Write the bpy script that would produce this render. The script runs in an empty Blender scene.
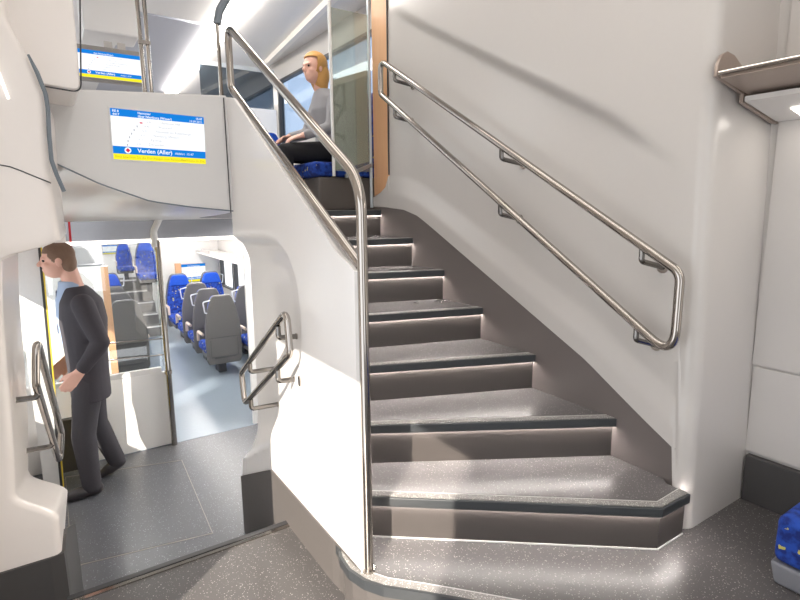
import bpy, bmesh, math, random
from math import sin, cos, pi, radians, sqrt, atan2
from mathutils import Vector, Matrix
random.seed(4)
S = bpy.context.scene
COL = S.collection

# ------------------------------------------------------------------ materials
MATS = {}
def nt_mat(name):
    m = bpy.data.materials.new(name); m.use_nodes = True
    nt = m.node_tree
    return m, nt, nt.nodes['Principled BSDF']
def mat(name, col, rough=.5, metal=0., bump=0., bscale=40., coat=0., var=0., spec=.5):
    if name in MATS: return MATS[name]
    m, nt, b = nt_mat(name)
    b.inputs['Base Color'].default_value = (*col, 1)
    b.inputs['Roughness'].default_value = rough
    b.inputs['Metallic'].default_value = metal
    b.inputs['Coat Weight'].default_value = coat
    b.inputs['Specular IOR Level'].default_value = spec
    tc = nt.nodes.new('ShaderNodeTexCoord')
    nz = nt.nodes.new('ShaderNodeTexNoise'); nz.inputs['Scale'].default_value = bscale; nz.inputs['Detail'].default_value = 3
    nt.links.new(tc.outputs['Object'], nz.inputs['Vector'])
    if bump:
        bp = nt.nodes.new('ShaderNodeBump'); bp.inputs['Strength'].default_value = bump; bp.inputs['Distance'].default_value = .002
        nt.links.new(nz.outputs['Fac'], bp.inputs['Height']); nt.links.new(bp.outputs['Normal'], b.inputs['Normal'])
    v = var or .03
    mx = nt.nodes.new('ShaderNodeMix'); mx.data_type = 'RGBA'
    mx.inputs[6].default_value = (*[c*(1-v) for c in col], 1); mx.inputs[7].default_value = (*[min(1, c*(1+v)) for c in col], 1)
    nt.links.new(nz.outputs['Fac'], mx.inputs[0]); nt.links.new(mx.outputs[2], b.inputs['Base Color'])
    MATS[name] = m; return m
def speck(name, base, fleck, scale=110., thr=.17, rough=.4, spec=.5):
    m, nt, b = nt_mat(name)
    tc = nt.nodes.new('ShaderNodeTexCoord')
    vo = nt.nodes.new('ShaderNodeTexVoronoi'); vo.inputs['Scale'].default_value = scale
    wn = nt.nodes.new('ShaderNodeTexWhiteNoise'); wn.noise_dimensions = '3D'
    nz = nt.nodes.new('ShaderNodeTexNoise'); nz.inputs['Scale'].default_value = 9
    nt.links.new(tc.outputs['Object'], vo.inputs['Vector']); nt.links.new(tc.outputs['Object'], nz.inputs['Vector'])
    nt.links.new(vo.outputs['Color'], wn.inputs['Vector'])
    # fleck radius differs from cell to cell
    mul = nt.nodes.new('ShaderNodeMath'); mul.operation = 'MULTIPLY'; mul.inputs[1].default_value = thr*2
    pw = nt.nodes.new('ShaderNodeMath'); pw.operation = 'POWER'; pw.inputs[1].default_value = 2.2
    nt.links.new(wn.outputs['Value'], pw.inputs[0]); nt.links.new(pw.outputs[0], mul.inputs[0])
    lt = nt.nodes.new('ShaderNodeMath'); lt.operation = 'LESS_THAN'
    nt.links.new(vo.outputs['Distance'], lt.inputs[0]); nt.links.new(mul.outputs[0], lt.inputs[1])
    mx0 = nt.nodes.new('ShaderNodeMix'); mx0.data_type = 'RGBA'
    mx0.inputs[6].default_value = (*[c*.93 for c in base], 1); mx0.inputs[7].default_value = (*[c*1.07 for c in base], 1)
    nt.links.new(nz.outputs['Fac'], mx0.inputs[0])
    mx = nt.nodes.new('ShaderNodeMix'); mx.data_type = 'RGBA'; mx.inputs[7].default_value = (*fleck, 1)
    nt.links.new(lt.outputs[0], mx.inputs[0]); nt.links.new(mx0.outputs[2], mx.inputs[6]); nt.links.new(mx.outputs[2], b.inputs['Base Color'])
    b.inputs['Roughness'].default_value = rough; b.inputs['Specular IOR Level'].default_value = spec
    bp = nt.nodes.new('ShaderNodeBump'); bp.inputs['Strength'].default_value = .12; bp.inputs['Distance'].default_value = .001
    nt.links.new(nz.outputs['Fac'], bp.inputs['Height'])
    MATS[name] = m; return m
def emit(name, col, strength):
    m = bpy.data.materials.new(name); m.use_nodes = True; nt = m.node_tree
    nt.nodes.remove(nt.nodes['Principled BSDF'])
    e = nt.nodes.new('ShaderNodeEmission'); e.inputs[0].default_value = (*col, 1); e.inputs[1].default_value = strength
    nt.links.new(e.outputs[0], nt.nodes['Material Output'].inputs[0]); MATS[name] = m; return m
def glassy(name, tint, gloss=.08, opac=0., body=(.5, .5, .5), rough=.02):
    """thin pane: transparent with a faint mirror and, where the pane is milky, a diffuse share"""
    m = bpy.data.materials.new(name); m.use_nodes = True; nt = m.node_tree
    nt.nodes.remove(nt.nodes['Principled BSDF'])
    t = nt.nodes.new('ShaderNodeBsdfTransparent'); t.inputs[0].default_value = (*tint, 1)
    g = nt.nodes.new('ShaderNodeBsdfGlossy'); g.inputs['Roughness'].default_value = rough
    d = nt.nodes.new('ShaderNodeBsdfDiffuse'); d.inputs[0].default_value = (*body, 1)
    a = nt.nodes.new('ShaderNodeMixShader'); a.inputs[0].default_value = opac
    b = nt.nodes.new('ShaderNodeMixShader'); b.inputs[0].default_value = gloss
    nt.links.new(t.outputs[0], a.inputs[1]); nt.links.new(d.outputs[0], a.inputs[2])
    nt.links.new(a.outputs[0], b.inputs[1]); nt.links.new(g.outputs[0], b.inputs[2])
    nt.links.new(b.outputs[0], nt.nodes['Material Output'].inputs[0]); MATS[name] = m; return m
def moquette(name, base, dark, spots):
    m, nt, b = nt_mat(name)
    tc = nt.nodes.new('ShaderNodeTexCoord')
    nz = nt.nodes.new('ShaderNodeTexNoise'); nz.inputs['Scale'].default_value = 26; nz.inputs['Detail'].default_value = 5
    vo = nt.nodes.new('ShaderNodeTexVoronoi'); vo.inputs['Scale'].default_value = 17
    dis = nt.nodes.new('ShaderNodeMix'); dis.data_type = 'VECTOR'; dis.inputs[0].default_value = .06
    nt.links.new(tc.outputs['Object'], nz.inputs['Vector']); nt.links.new(tc.outputs['Object'], dis.inputs[4]); nt.links.new(nz.outputs['Color'], dis.inputs[5])
    nt.links.new(dis.outputs[1], vo.inputs['Vector'])
    mx = nt.nodes.new('ShaderNodeMix'); mx.data_type = 'RGBA'; mx.inputs[6].default_value = (*dark, 1); mx.inputs[7].default_value = (*base, 1)
    cr = nt.nodes.new('ShaderNodeValToRGB'); cr.color_ramp.elements[0].position = .4; cr.color_ramp.elements[1].position = .56
    nt.links.new(nz.outputs['Fac'], cr.inputs[0]); nt.links.new(cr.outputs[0], mx.inputs[0])
    lt = nt.nodes.new('ShaderNodeMath'); lt.operation = 'LESS_THAN'; lt.inputs[1].default_value = .17
    nt.links.new(vo.outputs['Distance'], lt.inputs[0])
    m2 = nt.nodes.new('ShaderNodeMix'); m2.data_type = 'RGBA'; m2.inputs[7].default_value = (*spots, 1)
    nt.links.new(lt.outputs[0], m2.inputs[0]); nt.links.new(mx.outputs[2], m2.inputs[6]); nt.links.new(m2.outputs[2], b.inputs['Base Color'])
    b.inputs['Roughness'].default_value = .85; MATS[name] = m; return m
def woodmat(name, a, b2):
    m, nt, b = nt_mat(name)
    tc = nt.nodes.new('ShaderNodeTexCoord'); mp = nt.nodes.new('ShaderNodeMapping'); mp.inputs['Scale'].default_value = (30, 30, 2.2)
    nz = nt.nodes.new('ShaderNodeTexNoise'); nz.inputs['Scale'].default_value = 2.5; nz.inputs['Detail'].default_value = 6
    nt.links.new(tc.outputs['Object'], mp.inputs[0]); nt.links.new(mp.outputs[0], nz.inputs['Vector'])
    mx = nt.nodes.new('ShaderNodeMix'); mx.data_type = 'RGBA'; mx.inputs[6].default_value = (*a, 1); mx.inputs[7].default_value = (*b2, 1)
    nt.links.new(nz.outputs['Fac'], mx.inputs[0]); nt.links.new(mx.outputs[2], b.inputs['Base Color']); b.inputs['Roughness'].default_value = .45
    MATS[name] = m; return m

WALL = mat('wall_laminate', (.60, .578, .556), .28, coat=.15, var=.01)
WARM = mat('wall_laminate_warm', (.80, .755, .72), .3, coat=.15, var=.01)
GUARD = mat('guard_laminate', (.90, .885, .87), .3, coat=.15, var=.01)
CEIL = mat('ceiling_white', (.74, .72, .70), .4, var=.01)
CEILG = mat('ceiling_grey', (.44, .45, .50), .45, var=.03)
STEEL = mat('brushed_steel', (.44, .41, .38), .11, 1., var=.01, bscale=30)
RACKM = mat('rack_metal', (.40, .33, .285), .35, .45, var=.03, bscale=120)
STEELD = mat('bracket_steel', (.20, .19, .18), .2, 1., var=.02)
SOFF = mat('soffit_metal', (.74, .72, .70), .28, .35, var=.02)
KICKSUN = mat('kick_vinyl_sunlit', (.115, .105, .10), .5, var=.05)  # lighter copy of the kick vinyl, sunlight put into its colour
DARK = mat('dark_rubber', (.045, .045, .048), .45, var=.08)
KICK = mat('kick_vinyl', (.058, .055, .055), .5, var=.05)
RISER = mat('riser_vinyl', (.072, .063, .059), .42, bump=.1, bscale=300, var=.05)
NOSE = mat('nosing_rubber', (.05, .055, .06), .3, var=.06)
GASK = mat('gasket_rubber', (.16, .19, .22), .5)
FLOOR = speck('floor_speckle', (.085, .080, .080), (.36, .34, .33), 150, .2, .34)
FLOORL = speck('floor_speckle_lower', (.108, .112, .125), (.34, .35, .38), 120, .17, .34)
TREAD = speck('tread_speckle', (.145, .137, .139), (.40, .38, .375), 170, .18, .27)
GRIP = speck('grip_speckle', (.27, .26, .25), (.62, .6, .58), 200, .3, .5)
FLOORB = mat('saloon_floor', (.20, .245, .29), .3, var=.06, bscale=30)
LINE = mat('nosing_line', (.62, .61, .6), .4)
BLUE = mat('blue_velour', (.008, .075, .50), .85, var=.15, bscale=60)
MOQ = moquette('blue_moquette', (.012, .065, .40), (.004, .02, .17), (.55, .50, .12))
SHELL = mat('seat_shell', (.115, .113, .112), .45, var=.03)
SHELLD = mat('seat_groove', (.07, .07, .075), .5)
ARM = mat('armrest', (.55, .45, .38), .5)
HANDLEW = mat('handle_grey', (.62, .65, .68), .35, .4)
SEATG = mat('seat_base_grey', (.19, .195, .22), .45)
WOOD = woodmat('beech_wood', (.66, .36, .19), (.74, .44, .25))
REFLG = mat('glass_reflection_green', (.44, .46, .41), .4)
TAUPE = mat('taupe_base', (.11, .095, .085), .5)
RED = mat('red_strip', (.75, .02, .04), .5)
YEL = mat('yellow_strip', (.80, .60, .05), .5)
GLASS = glassy('pane_clear', (.93, .95, .95), .09)
GLASSG = glassy('pane_green', (.84, .88, .84), .10, .22, (.50, .53, .48))
GLASSD = glassy('pane_dark', (.26, .31, .36), .14, .35, (.10, .13, .16))
GLASST = glassy('pane_tinted', (.52, .59, .68), .12)
WINDOW = glassy('pane_window', (.97, .98, .98), .05)
LAMP = emit('lamp_white', (1, .93, .85), 7.)
FILLV = emit('fill_lamp_vestibule', (1, .94, .87), 6.)
LAMPU = emit('lamp_upper', (1, .94, .87), 13.)
FILLS = emit('fill_lamp_lower', (1, .95, .9), 34.)
LAMPS = emit('lamp_soft', (1, .95, .88), 2.6)
LED = emit('step_led', (1, .92, .87), 115.)
SCRW = emit('screen_white', (.96, .98, 1), 1.05)
SCRB = emit('screen_blue', (.01, .22, .72), 1.)
SCRY = emit('screen_yellow', (.98, .86, .03), 1.0)
SCRG = emit('screen_grey', (.50, .51, .55), 1.)
SCRL = emit('screen_letter', (.95, .97, 1), 1.0)
SCRR = emit('screen_red', (.70, .03, .08), 1.)
SCRO = emit('screen_ochre', (.62, .50, .02), 1.)
FRAME = mat('display_frame', (.30, .28, .26), .4)
SKIN = mat('skin', (.80, .47, .37), .5, var=.04)
SUIT = mat('suit_cloth', (.055, .05, .06), .85, var=.1, bscale=80)
TROU = mat('trouser_cloth', (.06, .056, .065), .85, var=.1, bscale=80)
SHIRT = mat('shirt_blue', (.42, .53, .72), .8)
HAIRM = mat('hair_greybrown', (.20, .12, .08), .7, var=.25, bscale=120)
HAIRF = mat('hair_blond', (.62, .33, .10), .6, var=.25, bscale=120)
KNIT = mat('knit_grey', (.36, .36, .38), .9, var=.1, bscale=160)
BLACK = mat('black_cloth', (.012, .012, .015), .85)
SHOE = mat('shoe_leather', (.05, .045, .05), .3)
EYE = mat('eye_dark', (.03, .025, .02), .2)
LIPS = mat('lips', (.50, .18, .16), .5)

# ------------------------------------------------------------------ helpers
def obj(name, verts, faces, material, parent=None, smooth=False, bevel=0., seg=2, mats=None, fm=None, sharp=None):
    me = bpy.data.meshes.new(name); me.from_pydata([tuple(v) for v in verts], [], faces); me.validate()
    bm = bmesh.new(); bm.from_mesh(me)
    bmesh.ops.remove_doubles(bm, verts=bm.verts, dist=1e-5)
    bmesh.ops.recalc_face_normals(bm, faces=bm.faces)
    if smooth:
        for f in bm.faces: f.smooth = True
        ang = radians(sharp or 40)
        for e in bm.edges:
            if len(e.link_faces) == 2 and e.calc_face_angle(0) > ang: e.smooth = False
    bm.to_mesh(me); bm.free()
    o = bpy.data.objects.new(name, me); COL.objects.link(o)
    for mm in (mats or [material]): me.materials.append(mm)
    if fm:
        for p, i in zip(me.polygons, fm): p.material_index = i
    if bevel:
        b = o.modifiers.new('bevel', 'BEVEL'); b.width = bevel; b.segments = seg; b.limit_method = 'ANGLE'; b.angle_limit = radians(35)
        for p in me.polygons: p.use_smooth = True
        try:
            w = o.modifiers.new('wn', 'WEIGHTED_NORMAL'); w.keep_sharp = True
        except Exception: pass
    if parent is not None: o.parent = parent
    return o
def tag(o, label, cat, group=None, kind=None):
    o['label'] = label; o['category'] = cat
    if group: o['group'] = group
    if kind: o['kind'] = kind
    return o
def struct(o): o['kind'] = 'structure'; return o
def empty(name, loc=(0, 0, 0), rz=0.):
    o = bpy.data.objects.new(name, None); COL.objects.link(o); o.location = loc; o.rotation_euler = (0, 0, rz); o.empty_display_size = .1; return o
class MB:
    """collects shapes into one mesh; coordinates are local to the parent's origin"""
    def __init__(s, off=(0, 0, 0)): s.v = []; s.f = []; s.off = Vector(off)
    def add(s, vs, fs):
        n = len(s.v); s.v += [Vector(v) - s.off for v in vs]; s.f += [tuple(i+n for i in f) for f in fs]; return s
    def box(s, a, b):
        (x0, y0, z0), (x1, y1, z1) = a, b
        return s.add([(x0,y0,z0),(x1,y0,z0),(x1,y1,z0),(x0,y1,z0),(x0,y0,z1),(x1,y0,z1),(x1,y1,z1),(x0,y1,z1)],
                     [(0,3,2,1),(4,5,6,7),(0,1,5,4),(1,2,6,5),(2,3,7,6),(3,0,4,7)])
    def prism(s, pts, d):
        """pts: closed 3D polygon, extruded by vector d"""
        n = len(pts); d = Vector(d); P = [Vector(p) for p in pts]
        return s.add(P + [p+d for p in P], [tuple(range(n))[::-1], tuple(range(n, 2*n))] + [(i, (i+1) % n, n+(i+1) % n, n+i) for i in range(n)])
    def tube(s, pts, r, n=14, closed=False):
        P = [Vector(p) for p in pts]; m = len(P); R = r if isinstance(r, (list, tuple)) else [r]*m
        T = []
        for i in range(m):
            if closed: t = P[(i+1) % m] - P[i-1]
            else: t = P[min(i+1, m-1)] - P[max(i-1, 0)]
            T.append(t.normalized())
        up = Vector((0, 0, 1)) if abs(T[0].z) < .9 else Vector((1, 0, 0))
        N = (up - T[0]*up.dot(T[0])).normalized(); vs = []
        for i in range(m):
            N = (N - T[i]*N.dot(T[i])).normalized(); B = T[i].cross(N)
            vs += [P[i] + (N*cos(2*pi*k/n) + B*sin(2*pi*k/n))*R[i] for k in range(n)]
        fs = []
        for i in range(m if closed else m-1):
            a, b = i*n, ((i+1) % m)*n
            if closed and i == m-1:   # match the twist of the closing ring
                best = min(range(n), key=lambda q: sum((vs[a+k] - vs[b+(k+q) % n]).length for k in range(0, n, 3)))
            else: best = 0
            fs += [(a+k, a+(k+1) % n, b+(k+1+best) % n, b+(k+best) % n) for k in range(n)]
        if not closed: fs += [tuple(range(n))[::-1], tuple((m-1)*n+k for k in range(n))]
        return s.add(vs, fs)
    def ball(s, c, r, nu=16, nv=10):
        rx, ry, rz = r if isinstance(r, (tuple, list)) else (r, r, r); c = Vector(c); vs = []
        for j in range(nv+1):
            a = -pi/2 + pi*j/nv
            vs += [c + Vector((rx*cos(a)*cos(2*pi*i/nu), ry*cos(a)*sin(2*pi*i/nu), rz*sin(a))) for i in range(nu)]
        return s.add(vs, [(j*nu+i, j*nu+(i+1) % nu, (j+1)*nu+(i+1) % nu, (j+1)*nu+i) for j in range(nv) for i in range(nu)])
    def disc(s, c, nrm, r, h, n=20):
        c = Vector(c); nrm = Vector(nrm).normalized(); return s.tube([c, c+nrm*h], r, n)
    def build(s, name, material, parent=None, **k): return obj(name, s.v, s.f, material, parent, **k)
def fillet(pts, r, closed=False, seg=8):
    P = [Vector(p) for p in pts]; n = len(P); out = []
    for i in range(n):
        if not closed and i in (0, n-1): out.append(P[i]); continue
        a, b, c = P[i-1], P[i], P[(i+1) % n]
        u, v = (a-b), (c-b); lu, lv = u.length, v.length; u.normalize(); v.normalize()
        ang = u.angle(v)
        rr = r[i] if isinstance(r, (list, tuple)) else r
        t = min(rr/math.tan(ang/2), lu*.48, lv*.48)
        p0, p1 = b+u*t, b+v*t
        for k in range(seg+1):
            q = k/seg; out.append(p0*(1-q)**2 + b*2*q*(1-q) + p1*q*q)
    return out
def lerp(a, b, t): return a + (b-a)*t
def interp(pts, x):
    if x <= pts[0][0]: return pts[0][1]
    for (x0, y0), (x1, y1) in zip(pts, pts[1:]):
        if x <= x1: return lerp(y0, y1, (x-x0)/(x1-x0))
    return pts[-1][1]
def sstep(a, b, x):
    t = max(0., min(1., (x-a)/(b-a))); return t*t*(3-2*t)
def grid_faces(nc, nr): return [(c*nr+r, (c+1)*nr+r, (c+1)*nr+r+1, c*nr+r+1) for c in range(nc-1) for r in range(nr-1)]
def wall_holes(name, axis, p0, p1, ur, vr, holes, material):
    """slab across axis (0: u=y, 1: u=x) between p0 and p1 with rectangular openings"""
    us = sorted({*ur, *[h for H in holes for h in H[:2]]}); vs_ = sorted({*vr, *[h for H in holes for h in H[2:]]})
    m = MB()
    for a, b in zip(us, us[1:]):
        for c, d in zip(vs_, vs_[1:]):
            if any(h[0] <= a and b <= h[1] and h[2] <= c and d <= h[3] for h in holes): continue
            if axis == 0: m.box((p0, a, c), (p1, b, d))
            else: m.box((a, p0, c), (b, p1, d))
    return struct(m.build(name, material))
def text(body, size, loc, material, parent, name='lettering', align='LEFT', bold=False):
    """lettering standing in the x-z plane and facing -y; loc is relative to the parent"""
    cu = bpy.data.curves.new(name, 'FONT'); cu.body = body; cu.size = size; cu.align_x = align; cu.resolution_u = 2
    if bold: cu.offset = size*.018
    t = bpy.data.objects.new(name, cu); COL.objects.link(t)
    dg = bpy.context.evaluated_depsgraph_get(); me = bpy.data.meshes.new_from_object(t.evaluated_get(dg))
    bpy.data.objects.remove(t)
    me.transform(Matrix.Rotation(pi/2, 4, 'X')); me.materials.clear(); me.materials.append(material)
    o = bpy.data.objects.new(name, me); COL.objects.link(o); o.parent = parent; o.location = loc; return o
def copy_tree(o, parent=None):
    c = o.copy(); COL.objects.link(c); c.parent = parent
    for ch in list(o.children): copy_tree(ch, c)
    return c
def bake(o):
    dg = bpy.context.evaluated_depsgraph_get(); me = bpy.data.meshes.new_from_object(o.evaluated_get(dg))
    o.modifiers.clear(); o.data = me
    for p in me.polygons: p.use_smooth = True
    return o

# ------------------------------------------------------------------ floors
NOSE_EDGE = [(.905, 2.45), (.899, 1.90), (.894, 1.845), (.874, 1.79), (.866, 1.70), (.888, 1.612), (.93, 1.54), (1.028, 1.437), (1.105, 1.352), (1.30, 1.13), (1.62, .75), (1.9, .42), (2.2, -2.6)]
def off(pl, d):
    out = []
    for i, p in enumerate(pl):
        a = Vector(pl[max(i-1, 0)]); b = Vector(pl[min(i+1, len(pl)-1)]); t = (b-a).normalized(); n = Vector((-t.y, t.x))
        out.append((p[0]+n.x*d, p[1]+n.y*d))
    return out
EDGE = [tuple(v[:2]) for v in fillet([(x, y, 0) for x, y in NOSE_EDGE], .05, seg=3)]
m = MB().prism([(x, y, -.04) for x, y in off(EDGE, .055)] + [(2.74, -2.6, -.04), (2.74, 1.1, -.04), (2.21, 1.1, -.04), (2.21, 2.2, -.04), (1.0, 2.2, -.04), (1.0, 1.9, -.04)], (0, 0, .04))
struct(m.build('floor_landing', FLOOR))
EDGE = EDGE[2:]
e0, e1 = off(EDGE, 0), off(EDGE, .012); e2 = off(EDGE, .05); e3 = off(EDGE, .055)
def ribbon(pa, pb, za, zb, h):
    n = len(pa); vs = [(x, y, za) for x, y in pa] + [(x, y, zb) for x, y in pb] + [(x, y, za-h) for x, y in pa] + [(x, y, zb-h) for x, y in pb]
    fs = []
    for i in range(n-1):
        fs += [(i, i+1, n+i+1, n+i), (2*n+i, 3*n+i, 3*n+i+1, 2*n+i+1), (i, 2*n+i, 2*n+i+1, i+1), (n+i, n+i+1, 3*n+i+1, 3*n+i)]
    fs += [(0, n, 3*n, 2*n), (n-1, 3*n-1, 4*n-1, 2*n-1)]
    return vs, fs
landing_nose = empty('landing_step_edge', (1.2, 1.2, 0))
tag(landing_nose, 'curved dark rubber nosing round the edge of the landing below the staircase', 'step edge')
OFFL = (1.2, 1.2, 0)
MB(OFFL).add(*ribbon(e0, e1, 0, .001, .042)).build('nosing', NOSE, landing_nose)
MB(OFFL).add(*ribbon(e1, e2, .001, .001, .03)).build('grip_strip', GRIP, landing_nose)
MB(OFFL).add(*ribbon(e2, e3, .0015, .0015, .03)).build('edge_line', LINE, landing_nose)
r0, r1 = off(EDGE, .018), off(EDGE, .04)
MB(OFFL).add(*ribbon(r0, r1, -.041, -.041, .159)).build('riser', KICKSUN, landing_nose)
m = MB().prism([(-.4, -2.6, -.2), (2.2, -2.6, -.2), (1.9, .5, -.2), (1.15, 1.4, -.2), (.93, 1.7, -.2), (.93, 2.45, -.2), (-.4, 2.45, -.2)], (0, 0, -.05))
struct(m.build('floor', FLOOR))
m = MB().box((-.085, 2.40, -.2), (.9, 2.425, -.1935)); struct(m.build('trim_1', STEEL))
m = MB().box((-.085, 2.425, -.24), (.9, 2.452, -.190)); struct(m.build('trim_2', DARK))
m = MB().box((-.085, 2.45, -.6), (.88, 2.70, -.4)); struct(m.build('floor_step', FLOORL))
m = MB().box((-.4, 2.4, -.66), (2.74, 4.73, -.6)); struct(m.build('floor_lower', FLOORL))
m = MB().box((-.4, 4.73, -.66), (2.74, 10.6, -.598)); struct(m.build('floor_saloon', FLOORB))
# hatch in the lower floor: a flush plate with a thin metal edge
h = empty('floor_hatch', (.3, 3.8, -.6)); tag(h, 'rectangular access hatch flush in the grey vestibule floor', 'hatch')
q = [(-.075, 3.33), (.685, 3.20), (.736, 4.36), (-.07, 4.58)]
def quadframe(m, q, w, z0, z1):
    c = Vector((sum(p[0] for p in q)/4, sum(p[1] for p in q)/4))
    qi = [Vector(p) + (c-Vector(p)).normalized()*w for p in q]
    for i in range(4):
        a, b, ci, d = q[i], q[(i+1) % 4], qi[(i+1) % 4], qi[i]
        m.prism([(a[0], a[1], z0), (b[0], b[1], z0), (ci[0], ci[1], z0), (d[0], d[1], z0)], (0, 0, z1-z0))
m = MB((.3, 3.8, -.6)); quadframe(m, q, .009, -.6, -.598); m.build('edge_frame', mat('hatch_edge', (.34, .32, .29), .4, .5), h)
m = MB((.3, 3.8, -.6)).prism([(*[lerp(a, b, .02) for a, b in zip(p, (.32, 3.87))], -.6) for p in q], (0, 0, .0012)); m.build('plate', FLOORL, h)

# ------------------------------------------------------------------ staircase
ZS = [(1.16, .361), (1.66, .655), (2.463, 1.045), (2.983, 1.298), (3.12, 1.36), (3.292, 1.402), (3.57, 1.423), (4., 1.425)]
CL = lambda d: {k: (a if k == 1 else (XL[k], a[1]+(XL[k]-a[0])*(b[1]-a[1])/(b[0]-a[0])), (b[0] if k == 1 else 2.219, b[1]+(0 if k == 1 else .008))) for k, (a, b) in d.items()}
XL = {2: 1., 3: 1., 4: 1.02, 5: 1.25, 6: 1.25, 7: 1.25}
NL = CL({1: ((.97, 1.874), (1.985, 1.063)), 2: ((.95, 2.205), (2.235, 1.443)), 3: ((.95, 2.49), (2.235, 1.968)), 4: ((.95, 2.808), (2.235, 2.407)),
      5: ((.95, 3.225), (2.235, 2.795)), 6: ((.95, 3.40), (2.235, 3.165)), 7: ((.95, 3.66), (2.235, 3.60))})
st = empty('staircase', (1.6, 1.8, 0)); tag(st, 'winding seven step grey staircase with lit risers beside the white wall', 'staircase')
SO = (1.6, 1.8, 0)
def nline(k):
    if k == 1: return [(.97, 1.874), (1.985, 1.063), (2.19, 1.060)]
    return list(NL[k])
def shift(pl, d):   # push a line into the stairs by d
    out = []
    for i, p in enumerate(pl):
        a = Vector(pl[max(i-1, 0)]); b = Vector(pl[min(i+1, len(pl)-1)]); t = (b-a).normalized(); n = Vector((-t.y, t.x)); out.append((p[0]+n.x*d, p[1]+n.y*d))
    return out
for k in range(1, 8):
    z = .2*k; L = nline(k)
    back = shift(nline(k+1), .06) if k < 7 else [(1.25, 3.82), (2.219, 3.82)]
    Li = shift(L, .045)
    endr = [] if k > 1 else [(2.19, 1.16), (2.235, 1.20)]
    poly = Li + endr + back[::-1] if k != 1 else Li[:-1] + [(2.19, 1.105), (2.19, 1.17), (2.219, 1.2)] + back[::-1]
    t = MB(SO).prism([(x, y, z-.038) for x, y in poly], (0, 0, .038)).build('tread', TREAD if k < 7 else KICK, st)
    def strip(d0, d1, zt, hh):
        a, b = shift(L, d0), shift(L, d1)
        return ribbon(a, b, zt, zt, hh)
    MB(SO).add(*strip(0, .014, z, .042)).build('nosing', NOSE, t, bevel=.004)
    MB(SO).add(*strip(.014, .052, z+.0012, .02)).build('grip_strip', GRIP, t)
    MB(SO).add(*strip(.052, .056, z+.0018, .02)).build('edge_line', LINE, t)
    t.parent = st
    R = shift(L, .022); R2 = shift(L, .045)
    r = MB(SO).add(*ribbon(R, R2, z-.038, z-.038, .162)).build('riser', RISER, st)
    if k == 1: MB(SO).add(*ribbon(shift(L, .0185), shift(L, .03), z-.194, z-.194, .006)).build('base_trim', LINE, r)
    A, B = shift(L, .0145), shift(L, .0215)
    MB(SO).add(*ribbon(A, B, z-.0384, z-.0384, .0016)).build('light_strip', LED, r)
# stringer on the wall side
ys = [1.16 + i*(3.72-1.16)/70 for i in range(71)]
pts = [(2.222, 1.16, .0), *[(2.222, y, interp(ZS, y)) for y in ys], (2.222, 3.72, 1.0), (2.222, 2.6, .4)]
MB(SO).prism(pts, (.03, 0, 0)).build('stringer', mat('stringer_vinyl', (.15, .132, .125), .38, bump=.08, bscale=300, var=.04), st)

# ------------------------------------------------------------------ stair wall (right) with the rail recess
def wall_x(y, z):
    zs = interp(ZS, y) if y > 1.16 else interp(ZS, 1.16) - (1.16-y)*.6
    top = 2.669 + (y-3.155)*.536
    fade = sstep(1.14, 1.75, y)*sstep(3.5, 3.2, y)
    a = sstep(top+.02, top-.06, z)          # crease under the upper edge
    b = max(0., min(1., (z-zs-.10)/.13))             # lip above the stringer
    return 2.218 + .075*a*b*fade*(1-.55*sstep(top-.1, top-.9, z)) + .015*b*(1-a*fade)
cols = []
for i in range(97):
    y = 3.50 - i*(3.50-1.14)/96; z0 = interp(ZS, y) if y > 1.161 else .0
    cols.append(('s', y, z0))
for k in range(1, 8): cols.append(('a', k/7*pi/2, 0.))
for x in (2.4, 2.6, 2.74): cols.append(('e', x, 0.))
NR = 110; vs = []
for kind, p, z0 in cols:
    for r in range(NR+1):
        z = lerp(z0, 3.3, r/NR); ln = .03*z
        if kind == 's': vs.append((wall_x(p, z), p + (ln if p < 1.3 else ln*max(0, (1.6-p)/.3)), z))
        elif kind == 'a': xx = wall_x(1.14, z); vs.append((xx + .06*(1-cos(p)), 1.14 - .06*sin(p) + ln, z))
        else: vs.append((p, 1.08 + ln, z))
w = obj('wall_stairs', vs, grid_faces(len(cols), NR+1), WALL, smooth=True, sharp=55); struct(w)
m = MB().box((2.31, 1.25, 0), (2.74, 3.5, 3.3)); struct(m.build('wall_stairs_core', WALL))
# white trim that sweeps under the wood panel at the head of the stairs
pts = [(2.2185, 3.5, 1.42), (2.2185, 3.73, 1.425), (2.2185, 3.73, 1.50), (2.2185, 3.62, 1.535), (2.2185, 3.545, 1.575), (2.2185, 3.5, 1.66)]
struct(MB().prism(pts, (.05, 0, 0)).build('trim_3', WALL, bevel=.004))
# wood panel
pts = [(2.223, 3.5, 1.665), (2.223, 3.535, 1.59), (2.223, 3.60, 1.545), (2.223, 3.72, 1.51), (2.223, 3.72, 3.29), (2.223, 3.5, 3.29)]
o = MB().prism(pts, (.06, 0, 0)).build('beech_upright', WOOD, bevel=.003); tag(o, 'narrow light beech wood panel at the upper end of the stair wall', 'panel')
o = MB().tube([(2.226, 3.502, 1.665), (2.226, 3.502, 3.28)], .006).build('trim_4', DARK); struct(o)

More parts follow.
